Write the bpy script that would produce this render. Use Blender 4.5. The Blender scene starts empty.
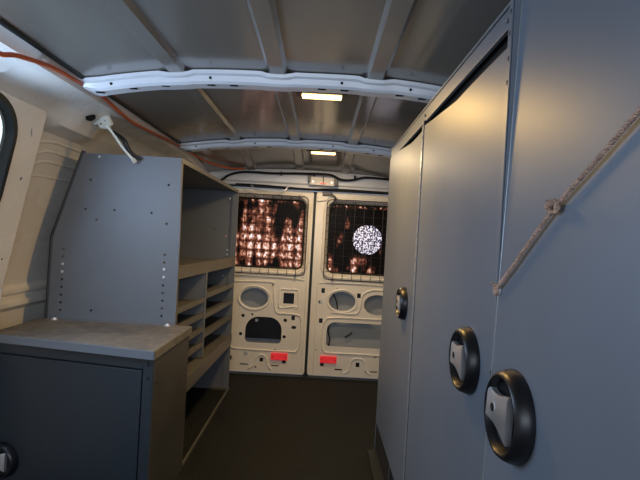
import bpy, bmesh, math, random
from mathutils import Vector, Matrix, noise
random.seed(7)
C = bpy.context.scene.collection
H = 0.91          # eye height above the load floor (m)

# ------------------------------------------------------------------ materials
def nmat(name, col, rough=.5, metal=0., mottle=.0, mscale=6., bump=0., bscale=60., scuff=0., scuffcol=(.6,.6,.58), spec=.5, stretch=(1,1,1), coat=0.):
    m = bpy.data.materials.new(name); m.use_nodes = True
    nt = m.node_tree; b = nt.nodes['Principled BSDF']
    b.inputs['Roughness'].default_value = rough; b.inputs['Metallic'].default_value = metal
    b.inputs['Specular IOR Level'].default_value = spec
    b.inputs['Coat Weight'].default_value = coat; b.inputs['Coat Roughness'].default_value = .15
    tc = nt.nodes.new('ShaderNodeTexCoord'); mp = nt.nodes.new('ShaderNodeMapping')
    mp.inputs['Scale'].default_value = stretch
    nt.links.new(tc.outputs['Object'], mp.inputs['Vector'])
    n = nt.nodes.new('ShaderNodeTexNoise'); n.inputs['Scale'].default_value = mscale; n.inputs['Detail'].default_value = 6
    nt.links.new(mp.outputs[0], n.inputs['Vector'])
    r = nt.nodes.new('ShaderNodeValToRGB')
    r.color_ramp.elements[0].position = .3; r.color_ramp.elements[1].position = .7
    r.color_ramp.elements[0].color = (*[c*(1-mottle) for c in col], 1)
    r.color_ramp.elements[1].color = (*[min(1, c*(1+mottle)) for c in col], 1)
    nt.links.new(n.outputs['Fac'], r.inputs['Fac'])
    out = r.outputs['Color']
    if scuff > 0:
        n2 = nt.nodes.new('ShaderNodeTexNoise'); n2.inputs['Scale'].default_value = mscale*5; n2.inputs['Detail'].default_value = 8; n2.inputs['Roughness'].default_value = .7
        nt.links.new(mp.outputs[0], n2.inputs['Vector'])
        r2 = nt.nodes.new('ShaderNodeValToRGB'); r2.color_ramp.elements[0].position = .62 if scuff < .55 else .48; r2.color_ramp.elements[1].position = .75 if scuff < .55 else .62
        r2.color_ramp.elements[1].color = (scuff, scuff, scuff, 1)
        nt.links.new(n2.outputs['Fac'], r2.inputs['Fac'])
        mx = nt.nodes.new('ShaderNodeMix'); mx.data_type = 'RGBA'
        nt.links.new(r2.outputs['Color'], mx.inputs['Factor']); nt.links.new(out, mx.inputs['A']); mx.inputs['B'].default_value = (*scuffcol, 1)
        out = mx.outputs['Result']
    nt.links.new(out, b.inputs['Base Color'])
    # roughness variation
    mr = nt.nodes.new('ShaderNodeMapRange'); mr.inputs['To Min'].default_value = max(0.02, rough-.07); mr.inputs['To Max'].default_value = min(1, rough+.07)
    nt.links.new(n.outputs['Fac'], mr.inputs['Value']); nt.links.new(mr.outputs[0], b.inputs['Roughness'])
    if bump > 0:
        n3 = nt.nodes.new('ShaderNodeTexNoise'); n3.inputs['Scale'].default_value = bscale; n3.inputs['Detail'].default_value = 3
        nt.links.new(mp.outputs[0], n3.inputs['Vector'])
        bp = nt.nodes.new('ShaderNodeBump'); bp.inputs['Strength'].default_value = bump; bp.inputs['Distance'].default_value = .01
        nt.links.new(n3.outputs['Fac'], bp.inputs['Height']); nt.links.new(bp.outputs[0], b.inputs['Normal'])
    return m

def emat(name, col, strength):
    m = bpy.data.materials.new(name); m.use_nodes = True
    b = m.node_tree.nodes['Principled BSDF']
    b.inputs['Base Color'].default_value = (*col, 1); b.inputs['Emission Color'].default_value = (*col, 1)
    b.inputs['Emission Strength'].default_value = strength
    nt = m.node_tree
    tc = nt.nodes.new('ShaderNodeTexCoord'); w = nt.nodes.new('ShaderNodeTexWave'); w.inputs['Scale'].default_value = 22
    nt.links.new(tc.outputs['Object'], w.inputs['Vector'])
    mr = nt.nodes.new('ShaderNodeMapRange'); mr.inputs['To Min'].default_value = strength*.6; mr.inputs['To Max'].default_value = strength
    nt.links.new(w.outputs['Fac'], mr.inputs['Value']); nt.links.new(mr.outputs[0], b.inputs['Emission Strength'])
    return m

M = {}
M['white'] = nmat('white van paint', (.80,.775,.72), .28, 0, .06, 3, .05, 8, .25, (.42,.38,.33), coat=.3)
M['door'] = nmat('door paint', (.86,.81,.72), .3, 0, .06, 4, .04, 10, .2, (.42,.36,.28), coat=.2)
M['cool'] = nmat('roof bow paint', (.70,.72,.76), .3, 0, .05, 4, .03, 10, .2, (.35,.33,.3), coat=.2)
M['roof'] = nmat('grey roof skin', (.215,.198,.172), .20, 0, .10, 2.5, .12, 9, .12, (.36,.34,.31), coat=.6, stretch=(1,.12,1))
M['floor'] = nmat('black floor mat', (.0068,.0078,.0060), .7, 0, .35, 5, .3, 90, .3, (.035,.036,.028), spec=.25)
M['steel'] = nmat('blue grey powder coated steel', (.15,.165,.185), .50, .12, .08, 3, .03, 120, .12, (.3,.32,.34))
M['locker'] = nmat('locker steel', (.205,.235,.28), .48, .35, .09, 2.2, .006, 150, .10, (.34,.35,.35), stretch=(1,1,.6))
M['edge'] = nmat('locker edge steel', (.34,.36,.38), .35, .4, .08, 8, .02, 100, .2, (.2,.17,.14))
M['dsteel'] = nmat('dark grey steel', (.075,.08,.078), .45, .2, .15, 5, .03, 100, .25, (.16,.15,.13))
M['tan'] = nmat('worn shelf lip steel', (.12,.115,.10), .42, .2, .12, 5, .03, 100, .3, (.16,.13,.1))
M['top'] = nmat('scuffed worktop', (.13,.125,.115), .6, .1, .35, 4, .05, 60, .6, (.24,.21,.16))
M['bench'] = nmat('bench steel', (.028,.037,.047), .42, .2, .12, 3, .02, 100, .1, (.12,.12,.12))
M['olive'] = nmat('bench side steel', (.06,.06,.052), .5, .2, .2, 6, .03, 100, .5, (.17,.14,.09))
M['black'] = nmat('black plastic', (.008,.008,.010), .36, 0, .1, 10, 0)
M['void'] = nmat('cavity shade', (.004,.004,.004), .9)  # flat black standing in for the shade inside holes and gaps
M['rubber'] = nmat('black rubber', (.010,.014,.013), .5, 0, .2, 20, .1, 80)
M['chrome'] = nmat('brushed chrome', (.72,.72,.73), .36, .8, .05, 20, .02, 100)
M['bolt'] = nmat('zinc bolt', (.72,.73,.75), .35, .5, .05, 30)
M['orange'] = nmat('orange conduit', (.50,.10,.03), .4, 0, .2, 20)
M['red'] = nmat('red reflector plastic', (.85,.035,.04), .2, 0, .1, 60)
M['rb'] = M['red'].node_tree.nodes['Principled BSDF']; M['rb'].inputs['Emission Color'].default_value = (1,.05,.06,1); M['rb'].inputs['Emission Strength'].default_value = .25
M['plastic'] = nmat('milky plastic', (.72,.76,.70), .35, 0, .1, 30)
M['pale'] = nmat('pale bracket', (.62,.60,.60), .4, 0, .1, 20)
M['led'] = emat('warm led lens', (1,.66,.24), 6)
M['rope'] = nmat('tan rope', (.55,.36,.27), .85, 0, .35, 80, .8, 250, .3, (.6,.42,.3))
M['skin'] = nmat('outer door skin', (.34,.37,.40), .4, 0, .1, 5)
M['guard'] = nmat('guard wire', (.05,.045,.045), .35, .6, .1, 20)
M['mech'] = nmat('door mechanism and hole shade', (.012,.012,.014), .4, .3, .2, 20)

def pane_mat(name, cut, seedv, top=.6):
    """dark film on the glass, with glints of outside light painted in as a small emissive grid"""
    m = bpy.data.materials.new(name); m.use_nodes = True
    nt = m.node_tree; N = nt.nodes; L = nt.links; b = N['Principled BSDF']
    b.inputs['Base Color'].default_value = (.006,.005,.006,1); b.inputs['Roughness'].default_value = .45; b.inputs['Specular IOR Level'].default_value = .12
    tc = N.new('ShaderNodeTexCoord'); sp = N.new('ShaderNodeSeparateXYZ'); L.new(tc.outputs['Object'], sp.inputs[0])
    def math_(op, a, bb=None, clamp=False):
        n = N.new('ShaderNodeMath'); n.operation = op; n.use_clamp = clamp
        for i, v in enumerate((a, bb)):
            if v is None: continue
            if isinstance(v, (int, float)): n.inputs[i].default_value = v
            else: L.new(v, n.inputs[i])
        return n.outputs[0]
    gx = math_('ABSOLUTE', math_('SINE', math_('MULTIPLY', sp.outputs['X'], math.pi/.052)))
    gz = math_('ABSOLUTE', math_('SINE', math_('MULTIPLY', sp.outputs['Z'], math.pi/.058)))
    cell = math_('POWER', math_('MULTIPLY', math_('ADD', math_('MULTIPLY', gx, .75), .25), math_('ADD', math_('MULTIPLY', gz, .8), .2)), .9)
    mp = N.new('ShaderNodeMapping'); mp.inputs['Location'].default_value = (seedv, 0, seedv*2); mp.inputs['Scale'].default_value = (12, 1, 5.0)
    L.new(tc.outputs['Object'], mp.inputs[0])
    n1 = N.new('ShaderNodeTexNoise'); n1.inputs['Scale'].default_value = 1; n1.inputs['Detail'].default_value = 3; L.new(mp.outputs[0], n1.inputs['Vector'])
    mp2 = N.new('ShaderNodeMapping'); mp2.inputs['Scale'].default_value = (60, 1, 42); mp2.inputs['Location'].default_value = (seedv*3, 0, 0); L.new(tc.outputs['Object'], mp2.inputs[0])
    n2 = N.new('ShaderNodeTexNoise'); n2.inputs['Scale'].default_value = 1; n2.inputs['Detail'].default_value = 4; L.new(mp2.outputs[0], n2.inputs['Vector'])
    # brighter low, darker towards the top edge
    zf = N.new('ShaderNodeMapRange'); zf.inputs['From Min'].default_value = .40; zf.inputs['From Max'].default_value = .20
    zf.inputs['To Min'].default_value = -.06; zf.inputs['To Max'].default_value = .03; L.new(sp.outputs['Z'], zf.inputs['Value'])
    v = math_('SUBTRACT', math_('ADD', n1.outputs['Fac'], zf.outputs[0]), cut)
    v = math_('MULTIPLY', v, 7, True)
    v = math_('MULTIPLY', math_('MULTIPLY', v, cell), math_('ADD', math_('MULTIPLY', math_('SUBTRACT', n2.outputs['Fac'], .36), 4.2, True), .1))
    # light slit painted along the top edge
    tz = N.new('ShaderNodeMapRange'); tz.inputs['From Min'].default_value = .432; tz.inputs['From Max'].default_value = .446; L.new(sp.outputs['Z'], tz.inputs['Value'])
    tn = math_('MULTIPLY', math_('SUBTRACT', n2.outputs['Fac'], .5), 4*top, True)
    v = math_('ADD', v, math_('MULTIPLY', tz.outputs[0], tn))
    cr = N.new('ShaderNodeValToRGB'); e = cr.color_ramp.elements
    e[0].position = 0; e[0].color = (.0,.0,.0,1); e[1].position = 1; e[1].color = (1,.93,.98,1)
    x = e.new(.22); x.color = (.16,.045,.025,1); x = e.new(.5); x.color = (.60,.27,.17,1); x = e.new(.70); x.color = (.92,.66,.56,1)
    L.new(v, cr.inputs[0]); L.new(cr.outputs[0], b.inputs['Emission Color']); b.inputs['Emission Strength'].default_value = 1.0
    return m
M['paneL'] = pane_mat('painted glint film left', .42, 2.3)
M['paneR'] = pane_mat('painted glint film right', .57, 9.1, 1.)

def sticker_mat():
    m = bpy.data.materials.new('speckled sticker'); m.use_nodes = True
    nt = m.node_tree; N = nt.nodes; L = nt.links; b = N['Principled BSDF']; b.inputs['Roughness'].default_value = .4
    tc = N.new('ShaderNodeTexCoord')
    v = N.new('ShaderNodeTexNoise'); v.inputs['Scale'].default_value = 75; v.inputs['Detail'].default_value = 3; L.new(tc.outputs['Object'], v.inputs['Vector'])
    cr = N.new('ShaderNodeValToRGB'); cr.color_ramp.elements[0].position = .46; cr.color_ramp.elements[1].position = .56
    cr.color_ramp.elements[0].color = (.02,.015,.05,1); cr.color_ramp.elements[1].color = (.80,.79,.95,1)
    L.new(v.outputs['Fac'], cr.inputs[0]); L.new(cr.outputs[0], b.inputs['Base Color']); L.new(cr.outputs[0], b.inputs['Emission Color']); b.inputs['Emission Strength'].default_value = .75
    return m
M['sticker'] = sticker_mat()

# ------------------------------------------------------------------ mesh helpers
class MB:
    def __init__(s): s.v = []; s.f = []
    def add(s, vs, fs):
        n = len(s.v); s.v += [tuple(p) for p in vs]; s.f += [tuple(i+n for i in f) for f in fs]; return s
    def hexa(s, p):  # 4 bottom ccw, 4 top ccw
        return s.add(p, [(0,3,2,1),(4,5,6,7),(0,1,5,4),(1,2,6,5),(2,3,7,6),(3,0,4,7)])
    def box(s, x0, x1, y0, y1, z0, z1):
        return s.hexa([(x0,y0,z0),(x1,y0,z0),(x1,y1,z0),(x0,y1,z0),(x0,y0,z1),(x1,y0,z1),(x1,y1,z1),(x0,y1,z1)])
    def cyl(s, c, d, r, h, n=24, r2=None):
        c = Vector(c); d = Vector(d).normalized(); r2 = r if r2 is None else r2
        u = d.orthogonal().normalized(); w = d.cross(u)
        vs = [c + (u*math.cos(t)+w*math.sin(t))*r for t in [2*math.pi*i/n for i in range(n)]]
        vs += [c + d*h + (u*math.cos(t)+w*math.sin(t))*r2 for t in [2*math.pi*i/n for i in range(n)]]
        fs = [(i,(i+1)%n,n+(i+1)%n,n+i) for i in range(n)] + [tuple(range(n))[::-1], tuple(range(n,2*n))]
        return s.add(vs, fs)
    def lathe(s, c, d, prof, n=40):   # prof: (radius, height along d)
        c = Vector(c); d = Vector(d).normalized(); u = d.orthogonal().normalized(); w = d.cross(u)
        vs = []; fs = []
        for r, h in prof:
            for i in range(n):
                t = 2*math.pi*i/n; vs.append(c + d*h + (u*math.cos(t)+w*math.sin(t))*r)
        for k in range(len(prof)-1):
            for i in range(n): fs.append((k*n+i, k*n+(i+1)%n, (k+1)*n+(i+1)%n, (k+1)*n+i))
        return s.add(vs, fs)
    def tube(s, pts, r, n=8, closed=False):
        pts = [Vector(p) for p in pts]; m = len(pts); vs = []; fs = []
        up = None
        for i, p in enumerate(pts):
            a = pts[(i-1) % m] if (closed or i > 0) else p
            b = pts[(i+1) % m] if (closed or i < m-1) else p
            t = (b-a).normalized()
            if up is None: up = t.orthogonal().normalized()
            up = (up - t*up.dot(t)).normalized(); w = t.cross(up)
            rr = r[i] if isinstance(r, (list, tuple)) else r
            for k in range(n):
                q = 2*math.pi*k/n; vs.append(p + (up*math.cos(q)+w*math.sin(q))*rr)
        for i in range(m if closed else m-1):
            j = (i+1) % m
            for k in range(n): fs.append((i*n+k, i*n+(k+1)%n, j*n+(k+1)%n, j*n+k))
        if not closed: fs += [tuple(range(n))[::-1], tuple(range((m-1)*n, m*n))]
        return s.add(vs, fs)
    def loft(s, rings, closed=True, caps=False):
        n = len(rings[0]); vs = [p for r in rings for p in r]; fs = []
        for k in range(len(rings)-1):
            for i in range(n if closed else n-1):
                j = (i+1) % n; fs.append((k*n+i, k*n+j, (k+1)*n+j, (k+1)*n+i))
        if caps: fs += [tuple(range(n))[::-1], tuple(range((len(rings)-1)*n, len(rings)*n))]
        return s.add(vs, fs)
    def build(s, name, m, parent=None, bevel=0., smooth=False, solid=0., normals=True):
        xs, ys, zs = zip(*s.v)
        o = Vector(((min(xs)+max(xs))/2, (min(ys)+max(ys))/2, min(zs)))
        me = bpy.data.meshes.new(name); me.from_pydata([Vector(p)-o for p in s.v], [], s.f)
        if normals:
            bm = bmesh.new(); bm.from_mesh(me); bmesh.ops.recalc_face_normals(bm, faces=bm.faces); bm.to_mesh(me); bm.free()
        me.materials.append(m)
        ob = bpy.data.objects.new(name, me); C.objects.link(ob)
        if parent is not None:
            ob.parent = parent; ob.location = o - world(parent)
        else: ob.location = o
        if solid: md = ob.modifiers.new('s', 'SOLIDIFY'); md.thickness = solid; md.offset = 0
        if bevel: md = ob.modifiers.new('b', 'BEVEL'); md.width = bevel; md.segments = 2; md.limit_method = 'ANGLE'; md.angle_limit = math.radians(40)
        if smooth:
            for p in me.polygons: p.use_smooth = True
            md = ob.modifiers.new('e', 'EDGE_SPLIT'); md.split_angle = math.radians(35)
        return ob
def world(o):
    p = o.location.copy()
    while o.parent: o = o.parent; p += o.location
    return p
def thing(name, label, cat, loc, group=None):
    o = bpy.data.objects.new(name, None); C.objects.link(o); o.location = loc; o.empty_display_size = .05
    return tag(o, label, cat, group)
def tag(o, label, cat, group=None):
    o['label'] = label; o['category'] = cat
    if group: o['group'] = group
    return o
def struct(o, label=None, cat=None):
    o['kind'] = 'structure'
    if label: o['label'] = label
    if cat: o['category'] = cat
    return o
def plate(outer, holes, th, fn):
    """flat sheet with cut-outs in 2D (a,b), thickness th about 0, mapped by fn(a,b,t)"""
    cu = bpy.data.curves.new('tmp', 'CURVE'); cu.dimensions = '2D'; cu.fill_mode = 'BOTH'; cu.extrude = th/2
    for ring in [outer]+holes:
        sp = cu.splines.new('POLY'); sp.points.add(len(ring)-1)
        for p, q in zip(sp.points, ring): p.co = (q[0], q[1], 0, 1)
        sp.use_cyclic_u = True
    ob = bpy.data.objects.new('tmp', cu); C.objects.link(ob)
    dg = bpy.context.evaluated_depsgraph_get(); dg.update()
    me = bpy.data.meshes.new_from_object(ob.evaluated_get(dg))
    bm = bmesh.new(); bm.from_mesh(me); bmesh.ops.remove_doubles(bm, verts=bm.verts, dist=1e-5)
    bm.verts.ensure_lookup_table(); bm.verts.index_update()
    mb = MB(); mb.add([fn(v.co.x, v.co.y, v.co.z) for v in bm.verts], [tuple(v.index for v in f.verts) for f in bm.faces])
    bm.free(); bpy.data.objects.remove(ob); bpy.data.curves.remove(cu); bpy.data.meshes.remove(me)
    return mb
def circ(x, y, r, n=12, ry=None, rot=0.):
    ry = ry or r; out = []
    for i in range(n):
        t = 2*math.pi*i/n; a = r*math.cos(t); b = ry*math.sin(t)
        out.append((x+a*math.cos(rot)-b*math.sin(rot), y+a*math.sin(rot)+b*math.cos(rot)))
    return out
def rrect(x0, x1, y0, y1, r, n=6):
    if not isinstance(r, (list, tuple)): r = (r,)*4   # (br, tr, tl, bl)
    out = []
    for (cx, cy, a0, rr) in ((x1, y0, -90, r[0]), (x1, y1, 0, r[1]), (x0, y1, 90, r[2]), (x0, y0, 180, r[3])):
        sx = -1 if cx == x1 else 1; sy = 1 if cy == y0 else -1
        for k in range(n+1):
            t = math.radians(a0 + 90*k/n); out.append((cx+sx*rr+rr*math.cos(t), cy+sy*rr+rr*math.sin(t)))
    return out
def smooth_pts(pts, n=6):
    pts = [Vector(p) for p in pts]; out = []
    P = [2*pts[0]-pts[1]] + pts + [2*pts[-1]-pts[-2]]
    for i in range(1, len(P)-2):
        for k in range(n):
            t = k/n; a, b, c, d = P[i-1:i+3]
            out.append(.5*((2*b)+(c-a)*t+(2*a-5*b+4*c-d)*t*t+(3*b-a-3*c+d)*t**3))
    out.append(pts[-1]); return out

# ------------------------------------------------------------------ SHELL
XC = -.085
FY0 = -1.3
mb = MB().box(-1.16, .92, FY0, 3.0, -.03, 0)
struct(mb.build('floor', M['floor']), 'black rubber load floor mat', 'floor')

RIBS = [-.46, -.155, .14, .43]
def rib(x):
    d = min(abs(x-r) for r in RIBS)
    if d < .020: return 1.
    if d < .030: return (.030-d)/.010
    return 0.
def roof_z(x, y, ribs=True):
    t = (x-XC)/.655
    z = .500 - .055*abs(t)**2.2
    if y > 2.50: z -= .072*min(1, (y-2.50)/.5)**1.5
    if ribs:
        z -= .010*rib(x)
    z -= .0025*math.sin(x*9+y*2)*math.sin(y*5+.7)
    return H+z
xs = sorted(set([XC-.655 + 1.31*i/110 for i in range(111)] + [r+d for r in RIBS for d in (-.03,-.02,.02,.03)]))
ys = [FY0 + (3.0-FY0)*i/90 for i in range(91)]
mb = MB(); g = []
for y in ys:
    for x in xs: g.append((x, y, roof_z(x, y)))
n = len(xs)
mb.add(g, [(j*n+i, j*n+i+1, (j+1)*n+i+1, (j+1)*n+i) for j in range(len(ys)-1) for i in range(n-1)])
o = mb.build('ceiling', M['roof'], smooth=True, solid=.003)
struct(o, 'grey painted ribbed roof skin', 'ceiling')

# roof bows
def bow(y0, name, lab):
    mb = MB(); rings = []
    N = 90
    prof = [(-.012, .000), (-.010, -.010), (.000, -.014), (.003, -.030), (.010, -.036), (.048, -.037), (.053, -.030), (.056, -.010), (.070, -.006), (.070, .002)]
    for i in range(N+1):
        x = XC-.665 + 1.33*i/N
        zr = roof_z(x, y0, False)-H
        e = max(0, 1-abs(x-(XC-.665))/.06, 1-abs(x-(XC+.665))/.06)
        d = min(abs(x-r) for r in RIBS); k = max(0, min(1, (.05-d)/.02))
        rings.append([(x, y0+a*(1+.8*e), H+zr+b*(1-.55*e**1.5) - (.006*k if b > -.03 else .002*k) - .004) for a, b in prof])
    mb.loft(rings, closed=False)
    o = mb.build(name, M['cool'], smooth=True, solid=.002)
    struct(o, lab, 'roof bow')
    sl = MB()
    for x in (-.70, -.60, -.50, -.36, -.29, -.02, .05, .22, .29, .36, .50):
        z = roof_z(x, y0, False)
        sl.box(x-.012, x+.012, y0+.012, y0+.022, z-.0428, z-.0395)
    for x in (-.66, -.36, .04, .25, .5):
        z = roof_z(x, y0, False)
        sl.cyl((x, y0-.001, z-.025), (0,1,0), .0042, .003, 12)
    sl.build('hole', M['void'], o)
    return o
bow(1.40, 'trim_1', 'white roof bow nearest the camera, one warm light mounted behind it')
bow(2.36, 'trim_2', 'second white roof bow, halfway to the rear doors')

# left wall: cant rail + recess + pillar
sec = [(-.722,.452),(-.755,.437),(-.772,.418),(-.80,.412),(-.862,.408),(-.885,.398),(-.913,.362),(-.925,.345),(-.975,.318),(-1.0,.27),(-1.035,.15),(-1.07,.02),(-1.10,-.10),(-1.122,-.2),(-1.126,-.235),(-1.112,-.25),(-1.112,-.262),(-1.128,-.275),(-1.128,-.29),(-1.112,-.30),(-1.112,-.312),(-1.13,-.33),(-1.14,-.5),(-1.14,-.91)]
mb = MB(); rings = []
for i in range(61):
    y = 1.2 + 1.8*i/60
    r = []
    for (x, z) in sec:
        if y > 2.50 and z > .2: z -= .055*((y-2.50)/.5)**1.5
        # gussets where the rail swells out
        gz = max(0, 1-abs(y-1.69)/.16)
        if -.93 < x < -.86: x += .030*min(1, gz*1.8); z -= .012*min(1, gz*1.8)
        r.append((x, y, H+z))
    rings.append(r)
mb.loft(rings, closed=False)
wl = mb.build('wall_left', M['white'], smooth=True, solid=.003)
struct(wl, 'white painted inner side wall with boxed cant rail', 'wall')
# forward cant rail
mb = MB(); rings = []
for i in range(31):
    y = FY0 + (1.22-FY0)*i/30
    rings.append([(x, y, H+z) for x, z in [(-.722,.452),(-.755,.437),(-.772,.418),(-.80,.412),(-.845,.405),(-.86,.395),(-.905,.385),(-.915,.365)]])
mb.loft(rings, closed=False); mb.build('cant_rail', M['white'], wl, smooth=True, solid=.003)
# pillar slab (flat, inclined) with side window hole
P0 = Vector((-.913, 0, H+.366)); dn = Vector((-.121, 0, -.595)).normalized(); nrm = Vector((dn.z, 0, -dn.x)) * -1
if nrm.x < 0: nrm = -nrm
hole = rrect(.62, 1.375, -.40, -.022, .11, 8)
slot = [circ(1.455, -.085, .0035, 8, .016, .35), circ(1.462, -.235, .006, 10), circ(1.47, -.50, .005, 10), circ(1.30,-.5,.006,10)]
mb = plate([(FY0,-.607),(1.485,-.607),(1.505,-.59),(1.505,-.02),(1.49,0),(FY0,0)], [hole]+slot, .004, lambda a, b, t: P0 + Vector((0,a,0)) - dn*b + nrm*t if False else P0 + Vector((0,a,0)) + dn*(-b) + nrm*t)
mb.build('pillar_panel', M['white'], wl, bevel=.001)
for a_, b_, ra, rb in ((1.455,-.085,.014,.022),(1.462,-.235,.009,.009),(1.47,-.50,.009,.009)):
    q = MB(); q.add([P0 + Vector((0,a_+i*ra,0)) + dn*(-(b_+j*rb)) - nrm*.004 for i, j in ((-1,-1),(1,-1),(1,1),(-1,1))], [(0,1,2,3)]); q.build('slot_shade_patch', M['void'], wl)  # dark backing that puts shade into the pillar slots
lo = P0 + dn*.607
mb = MB(); mb.box(lo.x-.004, lo.x, FY0, 1.505, 0, lo.z+.002); mb.build('lower_panel', M['white'], wl)
# return flange from the pillar edge back to the recess
mb = MB(); rings = []
for k in range(13):
    s_ = .607*k/12; p = P0 + dn*s_
    dx = -.012 - .075*min(1, k/3)
    rings.append([(p.x, 1.503, p.z), (p.x-.004, 1.512, p.z), (p.x+dx*.6, 1.522, p.z), (p.x+dx, 1.55, p.z)])
p = lo; rings.append([(p.x, 1.503, 0), (p.x-.004, 1.512, 0), (p.x-.05, 1.522, 0), (p.x-.087, 1.55, 0)])
mb.loft(rings, closed=False); mb.build('pillar_return', M['white'], wl, smooth=True, solid=.003)
# beads pressed in the recess
def on_wall(y, z, off=.0):
    for (x0, z0), (x1, z1) in zip(sec, sec[1:]):
        if z1 <= z <= z0 and z0 > z1: return (x0+(x1-x0)*(z0-z)/(z0-z1)+off, y, H+z)
    return (-1.14+off, y, H+z)
mb = MB()
for z, c in ((.295, .03), (.262, .045), (.225, .05)):
    mb.tube([on_wall(1.56+.9*k/20, z-.0-c*max(0, 1-k/3)**2) for k in range(21)], .006, 8)
mb.tube(smooth_pts([on_wall(2.3,.17), on_wall(1.70,.17), on_wall(1.62,.15), on_wall(1.60,.09), on_wall(1.60,-.05), on_wall(1.60,-.18)], 5), .005, 8)
mb.build('pressed_bead', M['white'], wl, smooth=True)
# dark oval hole and gusset face
mb = MB(); mb.cyl((-.862,1.655,H+.372),(1,-.35,-.75), .014, .003, 20)
mb = MB(); mb.add([(-.868,1.60,H+.398),(-.868,1.60,H+.398)],[])

# window_1 : side window
w1 = MB()
def pl(a, b, t): return P0 + Vector((0,a,0)) + dn*(-b) + nrm*t
out = rrect(.605, 1.392, -.415, -.006, .125, 8); mid = rrect(.625, 1.368, -.395, -.028, .105, 8); inn = rrect(.640, 1.352, -.38, -.042, .09, 8)
w1.loft([[pl(a,b,.001) for a,b in out], [pl(a,b,.012) for a,b in rrect(.612,1.383,-.408,-.013,.118,8)], [pl(a,b,.012) for a,b in mid], [pl(a,b,-.004) for a,b in inn], [pl(a,b,-.02) for a,b in inn]])
win = w1.build('window_1', M['rubber'], smooth=True); struct(win, 'side window edge with black rubber gasket', 'window')
gm = bpy.data.materials.new('bright window glass'); gm.use_nodes = True
gb = gm.node_tree.nodes['Principled BSDF']; gb.inputs['Base Color'].default_value = (.7,.8,.85,1); gb.inputs['Emission Color'].default_value = (.62,.72,.78,1); gb.inputs['Emission Strength'].default_value = 1.3; gb.inputs['Roughness'].default_value = .1
mb = MB(); mb.add([pl(a,b,-.012) for a,b in inn], [tuple(range(len(inn)))]); mb.build('pane', gm, win)
# clip
tag(MB().lathe((-.905,1.33,H+.392),(.5,-.3,-.6),[(0,.008),(.006,.007),(.0095,.003),(.010,0),(.010,-.006)],20).build('trim_clip', M['plastic'], smooth=True),
    'small round white trim clip on the cant rail above the side window', 'clip')

# right wall, hidden mostly behind the lockers
mb = MB(); mb.loft([[(x, y, H+z) for x, z in [(.552,.452),(.60,.41),(.72,.385),(.80,.27),(.88,-.2),(.90,-.91)]] for y in (FY0, 3.0)], closed=False)
struct(mb.build('wall_right', M['white'], solid=.003), 'white painted wall behind the lockers', 'wall')

# black seal along roof edge left and right
for nme, sx in (('trim_3', -.738), ('trim_4', .568)):
    mb = MB(); mb.tube([(sx, y, H+.4435-(.05*max(0,(y-2.5)/.5)**1.5)) for y in [FY0+(2.98-FY0)*k/30 for k in range(31)]], .0075, 8)
    struct(mb.build(nme, M['rubber'], smooth=True), 'black seal along the roof edge', 'seal')

# rear header wall + jambs
hdr = MB()
N = 24; rings = []
for i in range(N+1):
    x = -1.14 + 2.04*i/N; t = (x-XC)/.655
    zt = .428 - .035*min(1.6, abs(t))**2
    rings.append([(x, 3.02, H+zt+.02), (x, 2.955, H+zt), (x, 2.95, H+zt-.01), (x, 2.962, H+.385), (x, 2.962, H+.345), (x, 2.972, H+.335), (x, 2.972, H+.318), (x, 3.02, H+.312)])
hdr.loft(rings, closed=False)
wr = hdr.build('wall_rear', M['cool'], smooth=True, solid=.003); struct(wr, 'white rear door header and jambs', 'wall')
MB().box(-1.14,-.752,2.97,3.02,0,H+.315).build('jamb', M['white'], wr)
MB().box(.66,.90,2.97,3.02,0,H+.315).build('jamb', M['white'], wr)
MB().box(-.74,.64,2.975,2.99,H+.303,H+.316).build('door_seal', M['rubber'], wr, bevel=.003)
MB().box(-.752,.66,2.965,3.02,0,.006).build('sill', M['rubber'], wr)

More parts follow.
